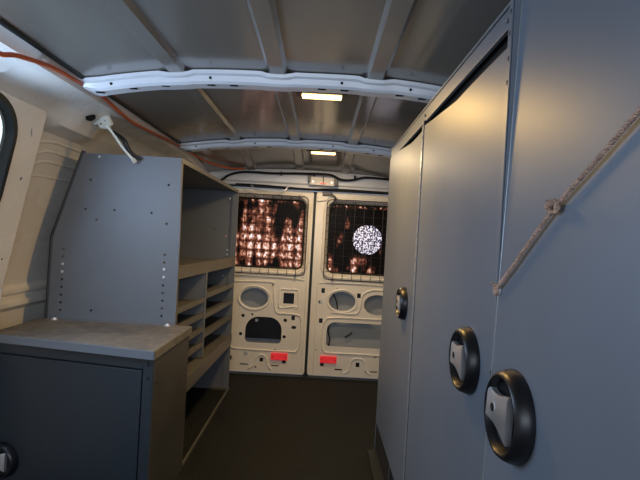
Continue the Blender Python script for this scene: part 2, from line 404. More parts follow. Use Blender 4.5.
# ------------------------------------------------------------------ REAR DOORS
YD = 3.0
def dfn(a, b, t): return (a, YD+.004+t, b)
def ring3(r, y): return [(a, y, b) for a, b in r]
def rear_door(name, x0, x1, win, holes, beads, bolts, pane, lab, extra=None):
    outer = rrect(x0, x1, .012, H+.302, .018, 4)
    mb = plate(outer, [rrect(*win)]+holes, .003, dfn)
    d = mb.build(name, M['door']); struct(d, lab, 'door')
    # raised rim and reveal of window
    wx0, wx1, wz0, wz1, wr_ = win
    def rr(e): return rrect(wx0-e, wx1+e, wz0-e, wz1+e, max(.01, wr_+e), 6)
    f = MB(); f.loft([ring3(rr(.028), YD+.003), ring3(rr(.022), YD-.008), ring3(rr(.012), YD-.011), ring3(rr(.004), YD-.006), ring3(rr(.0), YD+.004), ring3(rr(-.012), YD+.035), ring3(rr(-.014), YD+.04)])
    f.build('window_frame', M['door'], d, smooth=True)
    g = MB(); g.loft([ring3(rr(-.010), YD+.030), ring3(rr(-.014), YD+.026), ring3(rr(-.020), YD+.030), ring3(rr(-.022), YD+.036)])
    g.build('gasket', M['rubber'], d, smooth=True)
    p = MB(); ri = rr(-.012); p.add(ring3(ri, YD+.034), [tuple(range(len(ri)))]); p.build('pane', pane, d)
    # outer skin and inner cavity
    sk = plate(rrect(x0+.004, x1-.004, .014, H+.298, .018, 4), [rr(-.005)], .002, lambda a,b,t: (a, YD+.062+t, b))
    sk.build('outer_skin', M['skin'], d)
    e = MB(); e.loft([ring3(outer, YD+.0055), ring3(outer, YD+.062)]); e.build('door_edge', M['door'], d)
    for h in holes:
        hx = [p[0] for p in h]; hz = [p[1] for p in h]
        if max(hx)-min(hx) < .06 and max(hz)-min(hz) < .05:
            MB().box(min(hx)-.004, max(hx)+.004, YD+.008, YD+.010, min(hz)-.004, max(hz)+.004).build('hole', M['mech'], d)  # dark patch behind each small hole, standing in for its shade
    b = MB()
    for pts, r in beads: b.tube([(x, YD+.0015, z) for x, z in pts], r, 8)
    b.build('pressed_bead', M['door'], d, smooth=True)
    for x, z, r in bolts:
        q = MB(); q.cyl((x, YD+.003, z), (0,-1,0), r, .004, 16, r*.8); q.build('plug', M['bolt'], d)
    return d
def sp(pts, n=6): return [(p.x, p.z) for p in smooth_pts([(x,0,z) for x,z in pts], n)]
# large D shaped opening of the left door
bigL = rrect(-.455, -.218, .205, .375, (.028,.085,.085,.028), 8)
hL = [circ(-.408,.497,.090,32,.064), rrect(-.218,-.148,.470,.540,.006,3), bigL]
for x, z, r in ((-.475,.377,.011),(-.198,.360,.012),(-.485,.257,.011),(-.199,.252,.011),(-.415,.388,.007),(-.443,.134,.0),(-.291,.585,.007)):
    if r: hL.append(circ(x, z, r, 14))
hL += [rrect(-.158,-.136,.364,.394,.002,2), circ(-.140,.317,.017,14,.011), rrect(-.352,-.328,.082,.108,.002,2), rrect(-.205,-.180,.078,.104,.002,2),
       rrect(-.480,-.425,.056,.064,.002,2), rrect(-.275,-.225,.056,.064,.002,2), rrect(-.555,-.535,.085,.112,.002,2), circ(-.375,.045,.006,10), circ(-.255,.165,.005,8), circ(-.100,.36,.004,8),circ(-.095,.20,.004,8)]
beadsL = [
    ([(x,z) for x,z in circ(-.408,.497,.103,36,.077)]+[(-.305,.497)], .006),
    (rrect(-.245,-.120,.440,.565,.016,4)+[(-.120-.0,.456)], .005),
    (sp([(-.54,.60),(-.30,.605),(-.285,.57),(-.275,.47),(-.255,.41),(-.20,.405),(-.12,.40),(-.095,.37),(-.09,.24),(-.11,.17),(-.14,.155)],6), .006),
    (sp([(-.56,.62),(-.56,.40),(-.56,.20),(-.53,.165),(-.46,.16),(-.36,.158),(-.14,.158)],6), .005),
    (sp([(-.42,.035),(-.385,.06),(-.37,.11),(-.34,.128),(-.31,.11),(-.295,.06),(-.27,.035)],6), .005),
    (sp([(-.72,.64),(-.4,.64),(-.085,.63)],4), .005),
    ([(-.072,.03),(-.072,.6),(-.062,1.17)], .004)]
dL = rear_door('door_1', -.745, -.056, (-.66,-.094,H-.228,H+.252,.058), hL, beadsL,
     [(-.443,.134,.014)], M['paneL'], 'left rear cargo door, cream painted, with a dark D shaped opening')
MB().box(-.46,-.213,YD+.030,YD+.040,.228,.385).build('opening_backing', M['mech'], dL)  # black plate set behind the D shaped opening
MB().box(-.396,-.378,YD+.024,YD+.030,.338,.356).build('latch_tab', M['pale'], dL)
MB().box(-.222,-.144,YD+.028,YD+.034,.465,.545).build('lock_body', M['mech'], dL)
r = MB().box(-.279,-.170,YD-.010,YD+.002,.100,.146).build('reflector', M['red'], dL, bevel=.004); r['label'] = 'red rectangular reflector'
for x in (-.268, -.181):
    q = MB(); q.cyl((x,YD-.011,.123),(0,1,0),.004,.002,10); q.build('rivet', M['mech'], r)

ov1 = circ(.166,.505,.088,32,.062); ov1 = [(x, z) if x > .166 else (x*.98+.003, z) for x, z in ov1]
hR = [ov1, circ(.397,.492,.088,32,.066), rrect(.076,.57,.208,.366,(.03,.03,.055,.02),6),
      rrect(.028,.050,.552,.584,.002,2), circ(.023,.493,.011,14), rrect(.262,.286,.532,.562,.002,2), rrect(.022,.046,.356,.386,.002,2),
      rrect(.278,.302,.080,.110,.002,2), rrect(.046,.068,.074,.100,.002,2), rrect(.140,.190,.052,.062,.002,2), circ(.345,.052,.007,10), rrect(.372,.42,.05,.058,.002,2), circ(.40,.15,.005,8), circ(.13,.585,.004,8), circ(.05,.25,.004,8), circ(.012,.18,.004,8)]
beadsR = [
    (sp([(.010,.620),(.30,.620),(.52,.615)],5), .005),
    (sp([(.52,.400),(.36,.398),(.11,.395),(.065,.375),(.048,.32),(.046,.24),(.06,.18),(.10,.165),(.30,.165),(.52,.16)],6), .006),
    (sp([(.10,.43),(.22,.425),(.275,.44),(.290,.50),(.30,.555),(.35,.585),(.42,.59),(.52,.59)],6), .006),
    ([(x,z) for x,z in circ(.166,.505,.100,36,.074)]+[(.266,.505)], .005),
    (sp([(.20,.035),(.235,.06),(.25,.12),(.29,.135),(.33,.12),(.345,.06),(.38,.035)],6), .005),
    ([(.000,.03),(.000,.62)], .004)]
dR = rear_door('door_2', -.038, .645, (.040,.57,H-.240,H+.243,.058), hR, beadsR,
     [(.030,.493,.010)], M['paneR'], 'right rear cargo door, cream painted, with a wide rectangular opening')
r = MB().box(.042,.150,YD-.010,YD+.002,.098,.144).build('reflector', M['red'], dR, bevel=.004); r['label'] = 'red rectangular reflector'
for x in (.053, .139):
    q = MB(); q.cyl((x,YD-.011,.121),(0,1,0),.004,.002,10); q.build('rivet', M['mech'], r)
MB().tube(smooth_pts([(.10,YD+.03,.37),(.085,YD+.02,.31),(.10,YD+.02,.25),(.092,YD+.03,.20)],6),.004,8).build('latch_rod', M['mech'], dR)
MB().tube(smooth_pts([(.20,YD+.045,.262),(.225,YD+.04,.280),(.245,YD+.045,.295)],4),.005,8).build('latch_clip', M['mech'], dR)
MB().tube(smooth_pts([(.10,YD+.03,.56),(.13,YD+.02,.50),(.14,YD+.03,.45)],6),.004,8).build('latch_rod', M['mech'], dR)
# door lock bracket at the top inner corner of right door
q = MB(); q.hexa([(-.035,2.985,H+.235),(.030,2.985,H+.245),(.030,2.999,H+.245),(-.035,2.999,H+.235),(-.035,2.985,H+.296),(.065,2.985,H+.296),(.065,2.999,H+.296),(-.035,2.999,H+.296)])
q.build('corner_bracket', M['door'], dR, bevel=.004)
q = MB(); q.box(.000,.060,2.972,2.986,H+.275,H+.300); q.tube(smooth_pts([(.06,2.975,H+.285),(.085,2.97,H+.265),(.075,2.972,H+.235),(.050,2.975,H+.215)],5),.006,8); q.build('latch', M['black'], dR, bevel=.003)

MB().box(-.066,-.030,YD+.020,YD+.030,.0,H+.30).build('gap_light_stop', M['rubber'], wr)  # dark strip added to stop light showing through the door gap
# window guards
def guard(x0, x1, z0, z1, lab):
    t = thing('window_guard', lab, 'wire guard', ((x0+x1)/2, 2.983, z0), 'wire guards on the rear door windows')
    f = MB(); f.tube([(a, 2.983, b) for a, b in rrect(x0, x1, z0, z1, .03, 5)], .0028, 8, closed=True); f.build('frame', M['guard'], t, smooth=True)
    w = MB(); nx = round((x1-x0)/.058)
    for i in range(1, nx): w.tube([(x0+(x1-x0)*i/nx, 2.981, z0), (x0+(x1-x0)*i/nx, 2.981, z1)], .0017, 6)
    w.build('upright_wire', M['guard'], t)
    w = MB(); nz = round((z1-z0)/.05)
    for i in range(1, nz): w.tube([(x0, 2.984, z0+(z1-z0)*i/nz), (x1, 2.984, z0+(z1-z0)*i/nz)], .0017, 6)
    w.build('cross_wire', M['guard'], t)
    for x in (x0+.06, x1-.06):
        for z in (z0, z1):
            w = MB(); w.cyl((x, 2.978, z), (0,1,0), .007, .018, 12); w.build('mounting_stud', M['guard'], t)
guard(-.67, -.088, H-.252, H+.262, 'black wire guard over the left rear door window')
guard(.034, .582, H-.266, H+.254, 'black wire guard over the right rear door window')
st = MB(); st.lathe((.312, YD+.0305, H+.004), (0,-1,0), [(0,.0015),(.094,.0015),(.096,.0005),(.096,0)], 48)
tag(st.build('round_sticker', M['sticker'], smooth=True), 'round white speckled sticker on the right rear door window', 'sticker')

# header bracket, cables, hoop
hb = thing('latch_bracket', 'pale metal latch bracket in the middle of the rear door header', 'bracket', (0, 2.94, H+.325))
q = MB(); q.hexa([(-.088,2.925,H+.335),(.072,2.925,H+.332),(.072,2.962,H+.332),(-.088,2.962,H+.335),(-.080,2.930,H+.390),(.080,2.930,H+.388),(.080,2.962,H+.388),(-.080,2.962,H+.390)])
q.build('plate', M['pale'], hb, bevel=.004)
for bx in ((-.002,.004,2.921,2.93,H+.338,H+.392),(-.095,-.080,2.920,2.960,H+.352,H+.395),(.070,.092,2.920,2.960,H+.335,H+.39)):
    q = MB(); q.box(*bx); q.build('black_clip', M['black'], hb, bevel=.002)
q = MB(); q.box(-.022,.022,2.921,2.927,H+.343,H+.349); q.build('red_mark', M['red'], hb)
for x in (-.065, .055):
    q = MB(); q.cyl((x,2.925,H+.355),(0,-1,0),.006,.004,12); q.build('screw', M['bolt'], hb)
cb = MB(); cb.tube(smooth_pts([(-.70,2.93,H+.300),(-.64,2.93,H+.340),(-.60,2.935,H+.370),(-.53,2.94,H+.392),(-.44,2.94,H+.397),(-.33,2.94,H+.396),(-.20,2.94,H+.402),(-.10,2.93,H+.404),(-.03,2.910,H+.404),(.05,2.910,H+.400),(.11,2.925,H+.378),(.18,2.94,H+.380),(.26,2.94,H+.400),(.36,2.94,H+.400),(.46,2.94,H+.394),(.6,2.94,H+.385)],6), .0075, 8)
for x in (-.27, -.06, .2): cb.cyl((x-.006,2.94,H+.398),(1,0,0),.013,.012,10)
tag(cb.build('wiring_harness', M['black'], smooth=True), 'black wiring harness draped along the rear door header', 'cable')
cb = MB(); cb.tube(smooth_pts([(-.56,2.955,H+.318),(-.4,2.955,H+.318),(-.2,2.957,H+.312),(-.08,2.957,H+.310),(.1,2.957,H+.318),(.3,2.957,H+.316),(.55,2.957,H+.312)],4), .0052, 8)
tag(cb.build('wiring_harness', M['black'], smooth=True), 'thin black cable running straight just above the rear doors', 'cable')
q = MB(); q.tube(smooth_pts([(-.465,2.958,H+.322),(-.445,2.945,H+.300),(-.42,2.94,H+.284),(-.34,2.938,H+.280),(-.26,2.94,H+.284),(-.235,2.945,H+.300),(-.220,2.958,H+.325)],5), .0045, 8)
tag(q.build('grab_loop', M['bolt'], smooth=True), 'thin silver wire loop hanging under the header above the left rear window', 'loop')

# ------------------------------------------------------------------ CEILING LIGHTS
def ceiling_light(x, y, z, lab):
    t = thing('ceiling_light', lab, 'light', (x, y, z), 'warm ceiling lights behind the roof bows')
    q = MB(); q.box(x-.086, x+.086, y-.026, y+.030, z-.004, z+.020); q.build('housing', M['black'], t, bevel=.004)
    q = MB(); q.box(x-.066, x+.066, y-.015, y+.022, z-.011, z-.003); q.build('lens', M['led'], t, bevel=.004)
    for sx in (-1, 1):
        q = MB(); q.box(x+sx*.090-.006, x+sx*.090+.006, y-.010, y+.018, z+.004, z+.014); q.build('end_bracket', M['dsteel'], t, bevel=.002)
    return t
l1 = ceiling_light(-.020, 1.53, H+.476, 'warm lit strip light behind the nearest roof bow')
l2 = ceiling_light(-.008, 2.50, H+.468, 'warm lit strip light behind the second roof bow, nearer the rear doors')
def lamp(name, loc, rot, sx, sy, e, col):
    l = bpy.data.lights.new(name, 'AREA'); l.shape = 'RECTANGLE'; l.size = sx; l.size_y = sy; l.energy = e; l.color = col
    o = bpy.data.objects.new(name, l); C.objects.link(o); o.location = loc; o.rotation_euler = rot; return o
lamp('strip_light_glow', (-.020, 1.53, H+.463), (0,0,0), .13, .04, 5.4, (1,.60,.18))
lamp('strip_light_glow', (-.008, 2.50, H+.455), (0,0,0), .13, .04, 4.6, (1,.74,.44))

# ------------------------------------------------------------------ ORANGE CONDUIT
q = MB(); q.tube(smooth_pts([(-.76,.70,H+.405),(-.755,.95,H+.392),(-.765,1.06,H+.385),(-.76,1.12,H+.402),(-.757,1.25,H+.424),(-.750,1.38,H+.428),(-.748,1.52,H+.430),(-.752,1.66,H+.418),(-.758,1.80,H+.412),(-.757,2.0,H+.418),(-.752,2.2,H+.426),(-.745,2.38,H+.430),(-.73,2.6,H+.428),(-.68,2.75,H+.412),(-.58,2.86,H+.402),(-.50,2.90,H+.412)],6), .0062, 8)
tag(q.build('orange_conduit', M['orange'], smooth=True), 'orange cable running along the left roof rail above the shelving', 'cable')

# ------------------------------------------------------------------ CONNECTOR on cant rail
ct = thing('wiring_connector', 'milky plastic connector with strap and black cable hanging beside the oval hole', 'connector', (-.80,1.70,H+.30))
q = MB(); q.lathe((-.822,1.710,H+.385),(.30,-.75,-.55),[(0,.014),(.022,.012),(.029,.006),(.031,0),(.029,-.008),(.020,-.010)],6); q.build('plug_shell', M['plastic'], ct, bevel=.001)
q = MB(); q.box(-.868,-.845,1.705,1.72,H+.375,H+.400); q.build('plug_tail', M['plastic'], ct, bevel=.003)
for a in (-.009,.006):
    q = MB(); q.cyl((-.822+a,1.698,H+.384+a*.8),(.30,-.75,-.55),.0028,.004,8); q.build('pin_hole', M['void'], ct)
q = MB(); q.tube(smooth_pts([(-.812,1.705,H+.372),(-.790,1.715,H+.345),(-.765,1.725,H+.308),(-.742,1.73,H+.280),(-.722,1.735,H+.258)],6),.0052,8); q.build('strap', M['plastic'], ct, smooth=True)
q = MB(); q.lathe((-.716,1.735,H+.252),(.5,-.5,-.5),[(0,.004),(.010,.004),(.011,0),(.010,-.004),(0,-.004)],4); q.build('strap_end', M['plastic'], ct)
q = MB(); q.tube(smooth_pts([(-.795,1.715,H+.356),(-.772,1.72,H+.340),(-.752,1.725,H+.322),(-.740,1.73,H+.295),(-.722,1.74,H+.275),(-.696,1.75,H+.262)],6),[.005+.004*math.sin(math.pi*k/30) for k in range(31)],8); q.build('black_cable', M['black'], ct, smooth=True)
q = MB(); q.cyl((-.848,1.65,H+.393),(.5,-.35,-.80), .017, .011, 20); q.build('oval_hole', M['void'], wl)

# ------------------------------------------------------------------ BENCH (left, near)
bn = thing('bench_cabinet', 'dark grey steel bench cabinet under the worktop at the left', 'cabinet', (-.75,1.55,0))
def yfront(x): return 1.385 + (-.4835-x)*.195
xa, xb = -1.02, -.4835
zt = H-.392
def yf(x, o=0): return yfront(x)+o
# carcass
q = MB(); q.hexa([(xa,yf(xa,.014),0),(xb,yf(xb,.014),0),(xb,1.755,0),(xa,1.755,0),(xa,yf(xa,.014),zt),(xb,yf(xb,.014),zt),(xb,1.755,zt),(xa,1.755,zt)])
q.build('cabinet_body', M['bench'], bn)
side = plate([(yf(xb,.002),0),(1.757,0),(1.757,zt),(yf(xb,.002),zt)], [circ(1.745,zt-.06-.1*k,.004,8) for k in range(5)]+[circ(1.42,zt-.085,.006,8),circ(1.44,zt-.36,.004,8)], .003, lambda a,b,t:(xb+.003+t,a,b))
side.build('side_panel', M['olive'], bn)
fr = MB()
def fbox(x0,x1,z0,z1,o0,o1):
    fr.hexa([(x0,yf(x0,o0),z0),(x1,yf(x1,o0),z0),(x1,yf(x1,o1),z0),(x0,yf(x0,o1),z0),(x0,yf(x0,o0),z1),(x1,yf(x1,o0),z1),(x1,yf(x1,o1),z1),(x0,yf(x0,o1),z1)])
fbox(xb-.030,xb+.002,0,zt-.002,.0,.016); fbox(xa,xb-.030,zt-.034,zt-.002,.0,.016); fbox(xa,xb-.030,0,.03,.0,.016)
fr.build('face_frame', M['bench'], bn, bevel=.0015)
fr = MB(); fbox(xa-.01,xb-.035,.034,zt-.040,.003,.013)
bd = fr.build('door', M['bench'], bn, bevel=.002)
fr = MB(); fbox(xb-.017,xb-.010,zt-.024,zt-.012,-.001,.001); fr.build('slot', M['void'], bn)
fr = MB(); fbox(xb-.016,xb-.006,zt-.064,zt-.056,-.001,.001); fr.build('slot', M['void'], bn)

# worktop
wt = thing('worktop', 'scuffed grey steel worktop on the bench cabinet', 'worktop', (-.75,1.5,zt))
q = MB(); q.hexa([(xa-.03,yf(xa-.03,-.012),zt+.024),(xb+.008,yf(xb,-.012),zt+.024),(xb+.012,1.758,zt+.024),(xa-.03,1.758,zt+.024),(xa-.03,yf(xa-.03,-.012),zt+.028),(xb+.008,yf(xb,-.012),zt+.028),(xb+.012,1.758,zt+.028),(xa-.03,1.758,zt+.028)])
q.build('top_sheet', M['top'], wt, bevel=.0015)
fr = MB(); fbox(xa-.03,xb+.008,zt,zt+.026,-.014,-.010); fr.build('front_fascia', M['steel'], wt, bevel=.001)
q = MB(); q.hexa([(xb+.006,yf(xb,-.013),zt),(xb+.010,yf(xb,-.013),zt),(xb+.014,1.758,zt),(xb+.010,1.758,zt),(xb+.006,yf(xb,-.013),zt+.027),(xb+.010,yf(xb,-.013),zt+.027),(xb+.014,1.758,zt+.027),(xb+.010,1.758,zt+.027)])
q.build('side_fascia', M['top'], wt, bevel=.001)

def latch(parent, c, d, R, side_sign=1):
    """round black cup latch with a chrome paddle. d = outward normal (axis)"""
    c = Vector(c); d = Vector(d).normalized()
    q = MB(); q.lathe(c, d, [(R*.98,-.001),(R,.002),(R*.985,.009),(R*.94,.017),(R*.89,.0215),(R*.85,.023),(R*.81,.0225),(R*.78,.019),(R*.74,.010),(R*.5,.008),(0,.008)], 48)
    cup = q.build('latch', M['black'], parent, smooth=True); cup['label'] = 'round black recessed latch cup'
    # paddle in the plane: along Y from the far rim to beyond the middle
    a = Vector((0,1,0)) if abs(d.x) > .5 else Vector((-1,0,0)); b = Vector((0,0,1))
    rings = []
    for k in range(11):
        u = k/10; y = R*(.76 - 1.16*u)            # far -> near
        hu = R*(.44 - .10*math.sin(math.pi*min(1,u*1.15)) + .06*u); hd = R*(.30 - .08*math.sin(math.pi*min(1,u*1.1)) + .22*u)
        lift = .0215 + .0015*u
        rings.append([c + a*y + b*hu + d*(lift-.002), c + a*y + b*hu*.85 + d*lift, c + a*y - b*hd*.85 + d*lift, c + a*y - b*hd + d*(lift-.002), c + a*y - b*hd + d*(lift-.010), c + a*y + b*hu + d*(lift-.010)])
    q = MB(); q.loft(rings, caps=True)
    p = q.build('paddle', M['chrome'], cup, smooth=True); p['label'] = 'chrome paddle'
    q = MB(); kc = c + a*R*.36 + b*R*.04 + d*.0205; q.cyl(kc, d, .0085, .0022, 20); q.build('lock_ring', M['chrome'], cup, bevel=.001)
    q = MB(); q.cyl(kc + d*.0022, d, .0060, .0006, 16); q.build('keyhole', M['void'], cup)
    return cup
latch(bd, (-.985, yf(-.985)+.003, H-.772), (-.19,-1,0), .058)

# ------------------------------------------------------------------ SHELVING UNIT
YN, YF = 1.760, 2.68
def fx(y, base=False):
    t = (y-YN)/(YF-YN)
    if base: return -.4835 - .003*t
    return -.540 + .050*t
sh = thing('shelving_unit', 'tall blue-grey steel van shelving unit with bins, standing along the left wall', 'shelving', (-.78,2.2,0))
small = [(90.75,179.9),(168.75,185.1),(85.5,208.75),(114.4,210.25),(151.5,212.9),(96.4,219.6),(166.5,223.75)]
# hole positions on the end panel (x, z), metres
holes = [(-.888,1.084),(-.589,1.080),(-.902,.972),(-.791,.973),(-.649,.971),(-.858,.933),(-.589,.932),(-.86,.585)]
holes += [(-.978,.815-.0293*k) for k in (0,1,4,5,6,7,8)]
holes += [(-.590,.813-.0293*k) for k in (0,1,4,5,6,7,8)]
outl = [(-.536,H-.376),(-.536,H-.02),(-.545,H+.276),(-.918,H+.276),(-.936,H+.225),(-1.022,H-.05),(-1.026,H-.376)]
ep = plate(outl[::-1], [circ(x,z,.0044,10) for x,z in holes], .002, lambda a,b,t:(a,YN+t,b))
e1 = ep.build('end_panel', M['steel'], sh); e1['label'] = 'blue-grey end panel facing the camera'
# flanges of end panel
q = MB()
q.hexa([(-.547,YN,H-.376),(-.536,YN,H-.376),(-.536,YN+.022,H-.376),(-.547,YN+.022,H-.376),(-.556,YN,H+.276),(-.545,YN,H+.276),(-.544,YN+.022,H+.276),(-.556,YN+.022,H+.276)])
q.build('front_post', M['tan'], sh)
# black seal along the back edge
q = MB(); q.tube([(-.922,YN+.004,H+.284),(-.940,YN+.004,H+.225),(-1.026,YN+.004,H-.05),(-1.031,YN+.004,H-.37)], .0078, 8)
q.build('edge_seal', M['rubber'], sh)
for x, z in ((-.978,.757),(-.978,.728),(-.589,.757),(-.589,.727),(-.858,1.174)):
    q = MB(); q.cyl((x,YN-.0005,z),(0,-1,0),.0058,.004,12,.0045); q.build('bolt', M['bolt'], sh)
# far end panel
q = plate([(-1.0,0),(fx(YF),0),(fx(YF),H+.250),(-.93,H+.252),(-1.02,H-.05)], [circ(fx(YF)-.03,H+.13-.0*k,.005,8) for k in range(1)]+[circ(fx(YF)-.13,H+.02,.006,8),circ(fx(YF)-.06,H-.02,.005,8)], .002, lambda a,b,t:(a,YF+t,b))
q.build('end_panel', M['steel'], sh)
q = MB(); q.box(fx(YF)-.030,fx(YF)+.002,YF-.006,YF+.010,0,H+.25); q.build('rear_post', M['steel'], sh)
for z in (H+.20, H-.10, H-.125):
    q = MB(); q.cyl((fx(YF)-.045,YF-.002,z),(0,-1,0),.005,.004,10); q.build('bolt', M['bolt'], sh)
# top
q = MB(); q.hexa([(-.918,YN,H+.270),(-.546,YN,H+.270),(fx(YF),YF,H+.245),(-.93,YF,H+.245),(-.918,YN,H+.276),(-.546,YN,H+.276),(fx(YF),YF,H+.251),(-.93,YF,H+.251)])
q.build('top_panel', M['steel'], sh)
q = MB(); q.hexa([(-.549,YN,H+.258),(-.543,YN,H+.258),(fx(YF)+.003,YF,H+.234),(fx(YF)-.003,YF,H+.234),(-.549,YN,H+.277),(-.543,YN,H+.277),(fx(YF)+.003,YF,H+.252),(fx(YF)-.003,YF,H+.252)])
q.build('top_lip', M['tan'], sh, bevel=.001)
# back panel
q = MB(); q.hexa([(-1.02,YN,.25),(-1.016,YN,.25),(-1.016,YF,.25),(-1.02,YF,.25),(-1.02,YN,H-.05),(-1.016,YN,H-.05),(-1.016,YF,H-.05),(-1.02,YF,H-.05)])
q.hexa([(-1.02,YN,H-.05),(-1.016,YN,H-.05),(-1.016,YF,H-.05),(-1.02,YF,H-.05),(-.918,YN,H+.27),(-.914,YN,H+.27),(-.926,YF,H+.25),(-.930,YF,H+.25)])
q.build('back_panel', M['steel'], sh)
# main shelf + lip
q = MB(); q.hexa([(-1.015,YN,H-.160),(fx(YN),YN,H-.160),(fx(YF),YF,H-.160),(-1.015,YF,H-.160),(-1.015,YN,H-.154),(fx(YN),YN,H-.154),(fx(YF),YF,H-.154),(-1.015,YF,H-.154)])
q.build('shelf', M['tan'], sh)
q = MB(); q.hexa([(fx(YN)-.002,YN,H-.190),(fx(YN)+.003,YN,H-.190),(fx(YF)+.003,YF,H-.190),(fx(YF)-.002,YF,H-.190),(fx(YN)-.002,YN,H-.137),(fx(YN)+.003,YN,H-.137),(fx(YF)+.003,YF,H-.137),(fx(YF)-.002,YF,H-.137)])
q.build('shelf_lip', M['tan'], sh, bevel=.001)
# divider
YM = 2.135
q = MB(); q.box(-1.01,fx(YM),YM-.003,YM+.003,H-.585,H-.155); q.build('divider', M['steel'], sh)
q = plate([(-.007,H-.585),(.018,H-.585),(.018,H-.185),(-.007,H-.185)], [circ(.006,H-.205-.03*k,.0042,8) for k in range(12)], .002, lambda a,b,t:(fx(YM)+.002+t,YM+a,b))
q.build('divider_post', M['steel'], sh)
def binshelf(y0, y1, z, base=0.):
    e = .004; b0 = fx(y0)+base; b1 = fx(y1)+base
    s_ = MB(); s_.hexa([(-1.012,y0+e,z-.003),(b0,y0+e,z-.003),(b1,y1-e,z-.003),(-1.012,y1-e,z-.003),(-1.012,y0+e,z),(b0,y0+e,z),(b1,y1-e,z),(-1.012,y1-e,z)])
    s = s_.build('bin_shelf', M['tan'], sh)
    l = MB(); l.hexa([(b0-.002,y0+e,z-.008),(b0+.001,y0+e,z-.008),(b1+.001,y1-e,z-.008),(b1-.002,y1-e,z-.008),(b0-.002,y0+e,z+.016),(b0+.001,y0+e,z+.016),(b1+.001,y1-e,z+.016),(b1-.002,y1-e,z+.016)])
    l.build('bin_lip', M['tan'], s)
for z in (-.318,-.388,-.455,-.525): binshelf(YN, YM, H+z)
for z in (-.305,-.400,-.49): binshelf(YM, YF, H+z)
for k in range(3):
    q = MB(); y = YM+.17+.16*k
    q.cyl((fx(YF)-.06-.05*k, YF-.002, H-.25-.09*k),(0,-1,0),.005,.004,10); q.build('bolt', M['bolt'], sh)
# base: floor tray, beam, side, kick rail
q = MB(); q.hexa([(-1.012,YN+.003,H-.590),(fx(YN,1),YN+.003,H-.590),(fx(YF,1),YF,H-.600),(-1.012,YF,H-.600),(-1.012,YN+.003,H-.584),(fx(YN,1),YN+.003,H-.584),(fx(YF,1),YF,H-.594),(-1.012,YF,H-.594)])
q.build('lower_shelf', M['tan'], sh)
q = MB(); q.hexa([(fx(YN,1)-.002,YN,H-.622),(fx(YN,1)+.003,YN,H-.622),(fx(YF,1)+.003,YF,H-.648),(fx(YF,1)-.002,YF,H-.648),(fx(YN,1)-.002,YN,H-.562),(fx(YN,1)+.003,YN,H-.562),(fx(YF,1)+.003,YF,H-.588),(fx(YF,1)-.002,YF,H-.588)])
q.build('lower_beam', M['tan'], sh, bevel=.001)
q = MB(); q.box(-1.02,fx(YN,1),YN,YN+.003,0,H-.378); q.build('base_side', M['dsteel'], sh)
q = MB(); q.box(fx(YN,1)-.006,fx(YN,1)+.002,YN,YF,0,.010); q.box(fx(YN,1)-.10,fx(YN,1)-.004,YF-.02,YF,0,.012); q.build('floor_rail', M['tan'], sh)
q = MB(); q.box(-1.01,-1.0,YN,YF,0,H-.59); q.build('base_back', M['dsteel'], sh)
for x, y in ((-.988,1.75),(-.560,1.75)):
    q = MB(); q.lathe((x,y-.008,zt+.028),(0,0,1),[(.013,0),(.013,.002),(.008,.003),(.007,.008),(0,.009)],16); q.build('foot_bolt', M['bolt'], sh, smooth=True)
q = MB(); q.box(-1.02,-.536,YN-.020,YN,zt+.028,zt+.031); q.build('foot_flange', M['steel'], sh)

# ------------------------------------------------------------------ LOCKERS (right)
XL = .285
XB = .86
lk = thing('tool_locker', 'grey steel double-door locker along the right wall, ending before the rear doors', 'locker', (.57,1.37,0))
ya, ys_, yb = .721, 1.345, 1.985
q = MB(); q.box(XL+.006,XB,ya+.004,yb-.002,.0,H+.33)
# carcass as open box: back, ends, roof, floor
q = MB(); q.box(XL+.01,XB,yb-.006,yb,.0,H+.36); q.build('end_panel', M['locker'], lk)
q = MB(); q.box(XL+.01,.70,ya,yb,H+.388,H+.392); q.build('top_panel', M['locker'], lk)
q = MB(); q.box(.70,.704,ya,yb,.0,H+.39); q.build('back_panel', M['dsteel'], lk)
q = MB(); q.box(XL+.01,.70,ya,yb,.02,.03); q.build('floor_panel', M['dsteel'], lk)
# top rail
q = MB(); q.hexa([(XL+.002,ya+.001,H+.357),(XL+.010,ya+.001,H+.357),(XL+.010,yb,H+.353),(XL+.002,yb,H+.353),(XL+.002,ya+.001,H+.390),(XL+.010,ya+.001,H+.390),(XL+.010,yb,H+.394),(XL+.002,yb,H+.394)])
q.build('top_rail', M['locker'], lk, bevel=.001)
q = MB(); q.box(XL-.001,XL+.010,ya+.001,yb,H+.392,H+.396); q.build('rail_edge', M['edge'], lk)
# posts with slots
def post(y0, y1, par, z0, z1, zs, xo=0., mt='locker'):
    a = plate([(y0,z0),(y1,z0),(y1,z1),(y0,z1)], [rrect((y0+y1)/2-.003,(y0+y1)/2+.003,z-.004,z+.004,.001,2) for z in zs], .002, lambda a,b,t:(XL+xo+t,a,b))
    a.build('slotted_post', M[mt], par)
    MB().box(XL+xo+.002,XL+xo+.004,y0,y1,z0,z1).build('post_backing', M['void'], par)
post(ys_-.012, ys_+.004, lk, .02, H+.357, [H+.345-.036*k for k in range(33)], -.003, 'edge')
post(ya+.002, ya+.015, lk, .02, H+.39, [H+.375,H+.340,H+.300,H+.262,H-.2,H-.3,H-.4,H-.5], -.002)
MB().box(.254,XL+.02,1.2,yb,.001,.010).build('toe_dark_strip', M['rubber'], lk, bevel=.002)  # black strip added to carry the toe-space shade onto the floor
MB().box(XL+.006,XL+.010,ya+.02,yb-.01,.01,.13).build('toe_shade_sheet', M['void'], lk)  # black sheet painted as the shade under the doors
